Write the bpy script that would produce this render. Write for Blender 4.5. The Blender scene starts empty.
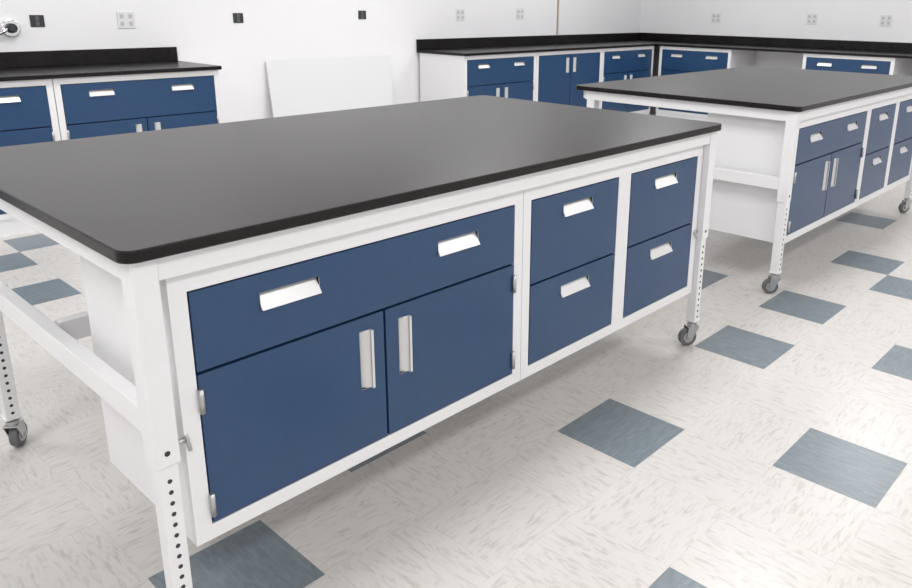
import bpy, bmesh, math, random
from mathutils import Vector, Matrix
random.seed(4)
S=.3048; TX,TY=1.298,.021
H=.930; L=2.263; W=1.30
YB,XR,D=4.406,8.493,.677
XL,YF,ZC=-3.0,-3.6,2.85
sc=bpy.context.scene
sc.view_settings.view_transform='Standard'
sc.view_settings.look='None'
# ---------------- materials
def mat(name,col,rough=.5,metal=0,bump=0,bscale=60,var=0,vscale=8,spec=.5):
    m=bpy.data.materials.new(name); m.use_nodes=True; nt=m.node_tree; b=nt.nodes['Principled BSDF']
    b.inputs['Base Color'].default_value=(*col,1); b.inputs['Roughness'].default_value=rough
    b.inputs['Metallic'].default_value=metal; b.inputs['Specular IOR Level'].default_value=spec
    tc=nt.nodes.new('ShaderNodeTexCoord')
    if var:
        n=nt.nodes.new('ShaderNodeTexNoise'); n.inputs['Scale'].default_value=vscale; n.inputs['Detail'].default_value=6
        nt.links.new(tc.outputs['Object'],n.inputs['Vector'])
        r=nt.nodes.new('ShaderNodeMapRange'); r.inputs['To Min'].default_value=1-var; r.inputs['To Max'].default_value=1+var
        r.inputs['From Min'].default_value=.3; r.inputs['From Max'].default_value=.7
        nt.links.new(n.outputs['Fac'],r.inputs['Value'])
        x=nt.nodes.new('ShaderNodeVectorMath'); x.operation='SCALE'; x.inputs[0].default_value=col
        nt.links.new(r.outputs['Result'],x.inputs['Scale']); nt.links.new(x.outputs['Vector'],b.inputs['Base Color'])
    if bump:
        n=nt.nodes.new('ShaderNodeTexNoise'); n.inputs['Scale'].default_value=bscale; n.inputs['Detail'].default_value=3
        nt.links.new(tc.outputs['Object'],n.inputs['Vector'])
        bp=nt.nodes.new('ShaderNodeBump'); bp.inputs['Strength'].default_value=bump; bp.inputs['Distance'].default_value=.002
        nt.links.new(n.outputs['Fac'],bp.inputs['Height']); nt.links.new(bp.outputs['Normal'],b.inputs['Normal'])
    return m
M=dict(
 top=mat('epoxy_resin_black',(.0085,.0072,.0070),.27,var=.35,vscale=3,spec=.27),
 white=mat('powder_coat_white',(.82,.82,.83),.35,bump=.05,bscale=400),
 inner=mat('outlet_insert',(.50,.50,.51),.6),
 blue=mat('powder_coat_blue',(.018,.060,.145),.28,bump=.06,bscale=500,var=.04,vscale=30),
 alu=mat('pull_aluminium',(.72,.72,.72),.35,metal=.35),
 steel=mat('zinc_steel',(.50,.50,.50),.35,metal=.9),
 chrome=mat('chrome',(.75,.75,.76),.15,metal=1),
 dark=mat('dark_parts_and_shade',(.03,.035,.04),.6),  # black fittings, also the painted shade of leg holes and cabinet gaps
 rubber=mat('caster_rubber',(.13,.13,.135),.5),
 wall=mat('painted_wall',(.85,.85,.87),.6,bump=.08,bscale=120,var=.01,vscale=2),
 ceil=mat('ceiling_paint',(.85,.85,.85),.8),
 plate=mat('outlet_plastic',(.74,.74,.75),.4),
 base=mat('vinyl_baseboard',(.10,.10,.11),.5),
 board=mat('white_board_panel',(.76,.77,.78),.4),
 brown=mat('brown_conduit',(.42,.34,.26),.5),
)
def floormat(name,c1,c2,vert,lo,hi):
    m=bpy.data.materials.new(name); m.use_nodes=True; nt=m.node_tree; b=nt.nodes['Principled BSDF']; L_=nt.links.new
    tc=nt.nodes.new('ShaderNodeTexCoord')
    mp=nt.nodes.new('ShaderNodeMapping'); mp.inputs['Scale'].default_value=(17,85,1) if vert else (85,17,1)
    mp.inputs['Rotation'].default_value=(0,0,.12)
    L_(tc.outputs['Object'],mp.inputs['Vector'])
    n=nt.nodes.new('ShaderNodeTexNoise'); n.inputs['Scale'].default_value=1; n.inputs['Detail'].default_value=4; n.inputs['Distortion'].default_value=1.0
    L_(mp.outputs['Vector'],n.inputs['Vector'])
    cr=nt.nodes.new('ShaderNodeValToRGB'); e=cr.color_ramp.elements
    e[0].position=lo; e[0].color=(*c2,1); e[1].position=hi; e[1].color=(*c1,1)
    L_(n.outputs['Fac'],cr.inputs['Fac'])
    n2=nt.nodes.new('ShaderNodeTexNoise'); n2.inputs['Scale'].default_value=1.2; n2.inputs['Detail'].default_value=2
    L_(tc.outputs['Object'],n2.inputs['Vector'])
    mr=nt.nodes.new('ShaderNodeMapRange'); mr.inputs['To Min'].default_value=.93; mr.inputs['To Max'].default_value=1.05
    L_(n2.outputs['Fac'],mr.inputs['Value'])
    mp2=nt.nodes.new('ShaderNodeMapping'); mp2.inputs['Location'].default_value=(-TX,-TY,0); 
    L_(tc.outputs['Object'],mp2.inputs['Vector'])
    br=nt.nodes.new('ShaderNodeTexBrick'); br.offset=0; br.squash=1
    br.inputs['Color1'].default_value=(1,1,1,1);br.inputs['Color2'].default_value=(1,1,1,1);br.inputs['Mortar'].default_value=(.90,.90,.89,1)
    br.inputs['Scale'].default_value=1;br.inputs['Brick Width'].default_value=S;br.inputs['Row Height'].default_value=S
    br.inputs['Mortar Size'].default_value=.0011;br.inputs['Mortar Smooth'].default_value=.3
    L_(mp2.outputs['Vector'],br.inputs['Vector'])
    v=nt.nodes.new('ShaderNodeVectorMath'); v.operation='MULTIPLY'; L_(cr.outputs['Color'],v.inputs[0]); L_(br.outputs['Color'],v.inputs[1])
    w=nt.nodes.new('ShaderNodeVectorMath'); w.operation='SCALE'; L_(v.outputs['Vector'],w.inputs[0]); L_(mr.outputs['Result'],w.inputs['Scale'])
    L_(w.outputs['Vector'],b.inputs['Base Color'])
    b.inputs['Roughness'].default_value=.30
    return m
cb,cd=(.615,.592,.567),(.49,.462,.437)
sb,sd=(.155,.190,.215),(.215,.258,.285)
F=[floormat('vinyl_tile_beige_a',cb,cd,True,.30,.50),floormat('vinyl_tile_beige_b',cb,cd,False,.30,.50),
   floormat('vinyl_tile_slate_a',sb,sd,True,.25,.60),floormat('vinyl_tile_slate_b',sb,sd,False,.25,.60)]
# ---------------- mesh helper
class B:
    def __init__(s): s.v=[];s.f=[]
    def box(s,x0,y0,z0,x1,y1,z1):
        n=len(s.v)
        s.v+=[(x0,y0,z0),(x1,y0,z0),(x1,y1,z0),(x0,y1,z0),(x0,y0,z1),(x1,y0,z1),(x1,y1,z1),(x0,y1,z1)]
        s.f+=[tuple(n+i for i in q) for q in((0,3,2,1),(4,5,6,7),(0,1,5,4),(1,2,6,5),(2,3,7,6),(3,0,4,7))]; return s
    def cyl(s,c,ax,r,h,n=20,r2=None):
        a=Vector(ax).normalized(); t=a.orthogonal().normalized(); b=a.cross(t); c=Vector(c); k=len(s.v); r2=r if r2 is None else r2
        for i in range(n):
            w=2*math.pi*i/n; s.v.append(tuple(c-a*h/2+(t*math.cos(w)+b*math.sin(w))*r))
        for i in range(n):
            w=2*math.pi*i/n; s.v.append(tuple(c+a*h/2+(t*math.cos(w)+b*math.sin(w))*r2))
        s.f+=[tuple(k+i for i in range(n))[::-1],tuple(k+n+i for i in range(n))]
        s.f+=[(k+i,k+(i+1)%n,k+n+(i+1)%n,k+n+i) for i in range(n)]; return s
    def q(s,*p):
        n=len(s.v); s.v+=list(p); s.f.append(tuple(range(n,n+len(p))))
    def xf(s,m):
        s.v=[tuple(m@Vector(p)) for p in s.v]; return s
    def add(s,o):
        n=len(s.v); s.v+=o.v; s.f+=[tuple(n+i for i in f) for f in o.f]; return s
    def obj(s,name,mt,parent=None,bev=0,smooth=False):
        me=bpy.data.meshes.new(name); me.from_pydata(s.v,[],s.f); me.update()
        bm=bmesh.new(); bm.from_mesh(me); bmesh.ops.recalc_face_normals(bm,faces=bm.faces); bm.to_mesh(me); bm.free()
        me.materials.append(M[mt] if isinstance(mt,str) else mt)
        o=bpy.data.objects.new(name,me); sc.collection.objects.link(o)
        if parent: o.parent=parent
        if bev:
            b=o.modifiers.new('bevel','BEVEL'); b.width=bev; b.segments=2; b.limit_method='ANGLE'; b.angle_limit=.9
        if smooth:
            for p in me.polygons: p.use_smooth=len(p.vertices)==4
        return o
def empty(name,loc=(0,0,0),rz=0):
    e=bpy.data.objects.new(name,None); sc.collection.objects.link(e); e.location=loc; e.rotation_euler=(0,0,rz); e.empty_display_size=.1; return e
def panel(b,x0,x1,z0,z1,yf,t,holes):
    xs=sorted({x0,x1,*[h[0] for h in holes],*[h[1] for h in holes]}); zs=sorted({z0,z1,*[h[2] for h in holes],*[h[3] for h in holes]})
    ish=lambda x,z:any(h[0]<x<h[1] and h[2]<z<h[3] for h in holes)
    for i in range(len(xs)-1):
        for j in range(len(zs)-1):
            a,c,d,e=xs[i],xs[i+1],zs[j],zs[j+1]
            if not ish((a+c)/2,(d+e)/2): b.q((a,yf,d),(c,yf,d),(c,yf,e),(a,yf,e))
    yb=yf+t
    for (a,c,d,e) in [(x0,x1,z0,z1)]+[tuple(h) for h in holes]:
        b.q((a,yf,d),(a,yb,d),(a,yb,e),(a,yf,e)); b.q((c,yf,d),(c,yb,d),(c,yb,e),(c,yf,e))
        b.q((a,yf,d),(c,yf,d),(c,yb,d),(a,yb,d)); b.q((a,yf,e),(c,yf,e),(c,yb,e),(a,yb,e))
def pull(b,cx,cz,yf,vert,w=.145,h=.040,side=1):
    t=.014; lp=.010
    def P(u,v,y): return (cx+v*side,y,cz+u) if vert else (cx+u,y,cz+v)
    u0,u1,v0,v1=-w/2,w/2,-h/2,h/2
    b.q(P(u0,v0,yf-lp),P(u1,v0,yf-lp),P(u1,v1,yf+t),P(u0,v1,yf+t))
    b.q(P(u0,v0,yf-lp),P(u1,v0,yf-lp),P(u1,v0,yf+.004),P(u0,v0,yf+.004))
    for u in(u0,u1): b.q(P(u,v0,yf-lp),P(u,v1,yf+t),P(u,v0,yf+.004))
    b.q(P(u0,v1,yf-.002),P(u1,v1,yf-.002),P(u1,v1,yf+t),P(u0,v1,yf+t))
    for u in(u0,u1): b.q(P(u,v1,yf-.002),P(u,v0,yf-.002),P(u,v0,yf+t),P(u,v1,yf+t))
    if vert: # rolled front lip along the open edge so the grip reads as a bar
        x0,x1=sorted((cx+v0*side,cx+(v0+.007)*side)); b.box(x0,yf-lp-.003,cz+u0,x1,yf-lp+.001,cz+u1)
def cabinet(par,x0,x1,z0,z1,yf,depth,cols,stile=.036,tag=''):
    w=B(); yb=yf+depth; t=.018; ys=yf+.0202
    w.box(x0+.0005,ys,z0+.0005,x0+t,yb,z1-.0005).box(x1-t,ys,z0+.0005,x1-.0005,yb,z1-.0005)
    w.box(x0+t,ys,z0+.0005,x1-t,yb,z0+t).box(x0+t,ys,z1-t,x1-t,yb,z1-.0005).box(x0+t,yb-t,z0+t,x1-t,yb-.0005,z1-t)
    za,zb=z0+stile,z1-stile
    w.box(x0,yf,z0,x1,yf+.02,za).box(x0,yf,zb,x1,yf+.02,z1)
    xs=[x0]+[c for col in cols for c in col[:2]]+[x1]
    for i in range(0,len(xs),2): w.box(xs[i],yf,za,xs[i+1],yf+.02,zb)
    w.obj('cabinet_frame'+tag,'white',par)
    bl,pl,hg=B(),B(),B(); bk=B(); g=.0035; yp=yf-.001
    for xa,xb,kind in cols:
        bk.box(xa+.001,yf+.024,za+.001,xb-.001,yf+.03,zb-.001)  # dark sheet behind the fronts, its colour stands in for shade in the gaps
        def leaf(a,b_,c,d,holes):
            hs=[]
            for (hx,hz,v,s_) in holes:
                ww,hh=(.034,.155) if v else (.148,.038)
                hs.append((hx-ww/2,hx+ww/2,hz-hh/2,hz+hh/2)); pull(pl,hx,hz,yp,v,.155 if v else .148,.034 if v else .038,s_)
            panel(bl,a+g,b_-g,c+g,d-g,yp,.018,hs)
        if kind=='dd':
            zm=zb-(zb-za)*.335; c=(xa+xb)/2; wd=xb-xa
            leaf(xa,xb,zm,zb,[(xa+wd*.235,zb-.064,0,1),(xa+wd*.765,zb-.064,0,1)])
            leaf(xa,c,za,zm,[(c-.062,zm-.115,1,-1)]); leaf(c,xb,za,zm,[(c+.060,zm-.115,1,-1)])
            for zz in (za+.03,zm-.08):
                for xx in(xa+.004,xb-.004): hg.cyl((xx,yf-.006,zz+.02),(0,0,1),.006,.055,10)
        elif kind=='2':
            c=(xa+xb)/2; zm=(za+zb)/2
            leaf(xa,xb,zm,zb,[(c,zb-.06,0,1)]); leaf(xa,xb,za,zm,[(c,zm-.06,0,1)])
        elif kind=='d':
            c=(xa+xb)/2
            leaf(xa,c,za,zb,[(c-.062,zb-.115,1,-1)]); leaf(c,xb,za,zb,[(c+.060,zb-.115,1,-1)])
    bk.obj('interior_shade_sheet'+tag,'dark',par)
    if bl.v: bl.obj('drawer_and_door_fronts'+tag,'blue',par); pl.obj('pulls'+tag,'alu',par)
    if hg.v: hg.obj('hinges'+tag,'steel',par,smooth=True)
def slab(par,x0,y0,x1,y1,z0,z1,r,name='worktop'):
    b=B(); pts=[]
    for cx,cy,a0 in((x1-r,y1-r,0),(x0+r,y1-r,90),(x0+r,y0+r,180),(x1-r,y0+r,270)):
        for k in range(7):
            a=math.radians(a0+15*k); pts.append((cx+r*math.cos(a),cy+r*math.sin(a)))
    n=len(pts); b.v=[(x,y,z0) for x,y in pts]+[(x,y,z1) for x,y in pts]
    b.f=[tuple(range(n))[::-1],tuple(range(n,2*n))]+[(i,(i+1)%n,n+(i+1)%n,n+i) for i in range(n)]
    return b.obj(name,'top',par,.003)
def caster(par,x,y,ang,tag):
    R=Matrix.Translation((x,y,0))@Matrix.Rotation(ang,4,'Z'); r=.038; off=.018
    B().cyl((off,0,r),(0,1,0),r,.026,32).xf(R).obj('caster_tyre'+tag,'rubber',par,.004,True)
    B().cyl((off,0,r),(0,1,0),r*.60,.031,24).xf(R).obj('caster_hub'+tag,'steel',par,.002,True)
    f=B()
    for s in(-1,1):
        y0=s*.0195
        k=B(); k.v=[(off-.013,y0-.0015,r-.01),(off+.013,y0-.0015,r-.01),(.024,y0-.0015,.084),(-.024,y0-.0015,.084),(off-.013,y0+.0015,r-.01),(off+.013,y0+.0015,r-.01),(.024,y0+.0015,.084),(-.024,y0+.0015,.084)]
        k.f=[(0,1,2,3),(7,6,5,4),(0,4,5,1),(1,5,6,2),(2,6,7,3),(3,7,4,0)]; f.add(k)
    f.box(-.024,-.021,.082,.024,.021,.087).cyl((off,0,r),(0,1,0),.007,.050,12).cyl((0,0,.093),(0,0,1),.020,.012,20).cyl((0,0,.11),(0,0,1),.007,.04,12)
    f.xf(R).obj('caster_fork'+tag,'steel',par,.0008)
def bench(name,ox,oy,tail=None):
    e=empty(name,(ox,oy,0))
    slab(e,0,0,L,W,H-.025,H,.032)
    w=B(); lo=B(); ho=B(); st=B(); T=.05; m=.018; zt=H-.025
    w.box(m+T,m+.004,zt-.05,L-m-T,m+.03,zt-.0005).box(m+T,W-m-.03,zt-.05,L-m-T,W-m-.004,zt-.0005)
    w.box(m+.004,m+T,zt-.05,m+.03,W-m-T,zt-.0005).box(L-m-.03,m+T,zt-.05,L-m-.004,W-m-T,zt-.0005)
    w.box(L/2-.02,m+.03,zt-.05,L/2+.02,W-m-.03,zt-.0005)
    yb=W-.105
    legs=[(m+T/2,m+T/2,2.3),(L-m-T/2,m+T/2,2.6),(m+T/2+.005,yb,.9),(L-m-T/2,yb,1.5)]
    for i,(x,y,a) in enumerate(legs):
        w.box(x-T/2,y-T/2,.47,x+T/2,y+T/2,zt-.0005)
        q=.02; lo.box(x-q,y-q,.115,x+q,y+q,.475)
        z=.13
        while z<.46:
            for dx,dy in((0,q),(0,-q)):
                ho.cyl((x+dx,y+dy,z),(dx,dy,0),.0050,.0012,10)  # no hole is cut: dark discs paint the shade of each opening
            z+=.0254
        lo.box(x-.024,y-.024,.108,x+.024,y+.024,.116)
        s=1 if x<L/2 else -1
        st.cyl((x+s*(T/2+.012),y,.50),(1,0,0),.006,.026,10).cyl((x+s*(T/2+.026),y,.505),(0,.5,1),.004,.06,8)
        ho.cyl((x,y-T/2,.50),(0,1,0),.006,.0012,10)
        caster(e,x,y,a,'_%d'%(i+1))
    for x in (m+.008,L-m-.042): w.box(x,m+T,.525,x+.034,yb-T/2,.583)
    w.box(m+T,W*.5,.525,L-m-T,W*.5+.034,.583)
    w.obj('steel_frame','white',e,.002); lo.obj('adjustable_legs','white',e,.002); ho.obj('adjustment_hole_shade','dark',e); st.obj('leg_clamp_screws','steel',e,smooth=True)
    yf=.043
    cabinet(e,.090,1.131,.241,.848,yf,.46,[(.127,1.095,'dd')],tag='_1')
    cabinet(e,1.133,2.190,.241,.848,yf,.46,[(1.167,1.620,'2'),(1.692,2.152,'2')],tag='_2')
    return e
bench('lab_workbench',0,0)
bench('lab_workbench',3.0,.003)
# ---------------- wall counters
def counter(name,loc,rz,length,units,x0=0,sx0=None):
    e=empty(name,loc,rz)   # local: x along wall, y=0 at wall, front at -D
    slab(e,x0,-D,length,-.002,H-.025,H,.006)
    B().box(x0 if sx0 is None else sx0,-.022,H+.0005,length,-.002,H+.10).obj('backsplash','top',e,.002)
    w=B()
    for i,(a,b_,k) in enumerate(units):
        cabinet(e,a,b_,.10,H-.027,-D+.025,D-.06,[(a+.036,b_-.036,k)] ,tag='_%d'%(i+1))
        w.box(a+.001,-D+.03,0,b_-.001,-.05,.0995)
    w.obj('cabinet_plinth','white',e)
    return e
counter('wall_counter',(0,YB,0),0,2.17,[(-.93,.08,'dd'),(.085,1.10,'dd'),(1.105,2.155,'dd')],x0=-1.0)
counter('wall_counter',(0,YB,0),0,XR-.003,[(4.55,5.575,'dd'),(5.58,6.72,'d'),(6.725,7.80,'dd')],x0=4.539)
counter('wall_counter',(XR,YB-D-.002,0),-math.pi/2,4.6,[(.03,.97,'dd'),(1.80,2.72,'dd'),(3.3,4.3,'dd')],sx0=-D+.025)
# ---------------- room
bX=lambda n,a,mt:B().box(*a).obj(n,mt)
bX('wall_back',(XL-.1,YB,0,XR+.1,YB+.1,ZC),'wall'); bX('wall_right',(XR,YF,0,XR+.1,YB,ZC),'wall')
bX('wall_left',(XL-.1,YF,0,XL,YB,ZC),'wall'); bX('wall_front',(XL-.1,YF-.1,0,XR+.1,YF,ZC),'wall')
bX('ceiling',(XL-.1,YF-.1,ZC,XR+.1,YB+.1,ZC+.1),'ceil')
bX('baseboard_back',(2.18,YB-.006,0,4.53,YB,.10),'base')
me=bpy.data.meshes.new('floor'); V=[];Fc=[];mi=[]
blue={(0,0),(3,0),(5,0),(8,0),(1,-2),(4,-2),(7,-1),(11,1),(5,2),(-4,1),(-2,-2),(-2,2),(-3,9),(-3,11),(-2,12),(-5,6),
 (9,-4),(12,-3),(-6,-3),(-8,0),(-9,3),(-7,9),(1,-6),(-4,-6),(5,-7),(13,4),(14,8),(10,10),(6,9),(3,8),(16,-5),(18,-2),(2,11),(8,12),(-10,-8),(-1,-9),(10,-9)}
i0=int((XL-TX)//S);i1=int((XR-TX)//S)+1;j0=int((YF-TY)//S);j1=int((YB-TY)//S)+2
def cl(v,a,b_): return max(a,min(b_,v))
for i in range(i0,i1+1):
    for j in range(j0,j1+1):
        a,b_=cl(TX+i*S,XL,XR),cl(TX+(i+1)*S,XL,XR); c,d=cl(TY+(j-1)*S,YF,YB),cl(TY+j*S,YF,YB)
        if b_-a<1e-4 or d-c<1e-4: continue
        n=len(V); V+=[(a,c,0),(b_,c,0),(b_,d,0),(a,d,0)]; Fc.append((n,n+1,n+2,n+3)); mi.append((i+j)%2+(2 if (i,j) in blue else 0))
me.from_pydata(V,[],Fc); [me.materials.append(m) for m in F]
for p,k in zip(me.polygons,mi): p.material_index=k
fo=bpy.data.objects.new('floor',me); sc.collection.objects.link(fo)
o=B().box(0,0,0,1.28,.012,.9).obj('leaning_board','board',None,.001); o.location=(2.90,YB-.14,.0); o.rotation_euler=(-.135,0,0)
# wall fittings
def outlet(name,x,z,w,h,mt,wall='b'):
    e=empty(name,(x,YB,z) if wall=='b' else (XR,x,z),0 if wall=='b' else -math.pi/2)
    B().box(-w/2,-.006,-h/2,w/2,-.0003,h/2).obj('cover_plate',mt,e,.0015)
    k=B()
    n=2 if w>.1 else 1
    for i in range(n):
        cx=(i-(n-1)/2)*w/2
        for s in(-1,1): k.box(cx-.012,-.0072,s*h*.22-.014,cx+.012,-.0058,s*h*.22+.014)
    k.obj('sockets','base' if mt!='plate' else 'inner',e)
for x,z in((2.695,1.235),(3.904,1.258),(1.268,1.221)): outlet('wall_data_box',x,z,.085,.075,'dark')
for x,z in((1.835,1.224),(5.135,1.257),(6.054,1.267)): outlet('power_outlet',x,z,.12,.115,'plate')
for y,z in((3.324,1.237),(2.135,1.25),(1.342,1.25)): outlet('power_outlet',y,z,.12,.115,'plate','r')
B().box(6.70,YB-.012,1.035,6.722,YB-.0003,2.4).obj('wall_conduit','brown',None,.002)
e=empty('gas_valve',(1.106,YB,1.178))
B().cyl((0,-.012,0),(0,1,0),.055,.022,28).obj('escutcheon','chrome',e,.004,True)
B().cyl((0,-.035,0),(0,1,0),.03,.03,20).cyl((0,-.06,0),(0,1,0),.022,.02,16).obj('valve_body','dark',e,.003,True)
B().cyl((-.05,-.045,-.02),(1,0,.5),.010,.12,12).cyl((-.105,-.045,-.08),(.1,0,1),.010,.10,12).obj('spout','chrome',e,0,True)
# ---------------- lights
emi=bpy.data.materials.new('lamp_diffuser'); emi.use_nodes=True; pb=emi.node_tree.nodes['Principled BSDF']; pb.inputs['Emission Color'].default_value=(1,.98,.95,1); pb.inputs['Emission Strength'].default_value=1.5
for ix,x in enumerate((-1.4,1.2,3.8,6.4)):
    for iy,y in enumerate((-2.2,.3,2.8)):
        e=empty('ceiling_light',(x,y,ZC))
        B().box(-.62,-.32,-.05,.62,.32,-.0005).obj('housing','white',e,.003)
        B().box(-.58,-.28,-.056,.58,.28,-.0505).obj('diffuser',emi,e)
        l=bpy.data.lights.new('ceiling_lamp','AREA'); l.shape='RECTANGLE'; l.size=1.15; l.size_y=.55; l.energy=26.5; l.color=(1,.992,.985)
        lo_=bpy.data.objects.new('lamp',l); sc.collection.objects.link(lo_); lo_.parent=e; lo_.location=(0,0,-.065)
wd=bpy.data.worlds.new('world'); sc.world=wd; wd.use_nodes=True; wd.node_tree.nodes['Background'].inputs[0].default_value=(.9,.95,1,1); wd.node_tree.nodes['Background'].inputs[1].default_value=.3
# ---------------- camera
yaw,pitch,roll=.736,.282,.013
f=Vector((math.cos(yaw)*math.cos(pitch),math.sin(yaw)*math.cos(pitch),-math.sin(pitch)))
r=Vector((math.sin(yaw),-math.cos(yaw),0)); u=r.cross(f)
r2=r*math.cos(roll)+u*math.sin(roll); u2=u*math.cos(roll)-r*math.sin(roll)
cam=bpy.data.cameras.new('camera'); co=bpy.data.objects.new('camera',cam); sc.collection.objects.link(co); sc.camera=co
FL,CX,CY=764.485,506.388,226.49
cam.sensor_width=36; cam.lens=FL/912*36; cam.shift_x=(456-CX)/912; cam.shift_y=(CY-294)/912; cam.clip_start=.05
C=Vector((-.492,-1.362,1.360))
co.matrix_world=Matrix(((r2.x,u2.x,-f.x,C.x),(r2.y,u2.y,-f.y,C.y),(r2.z,u2.z,-f.z,C.z),(0,0,0,1)))
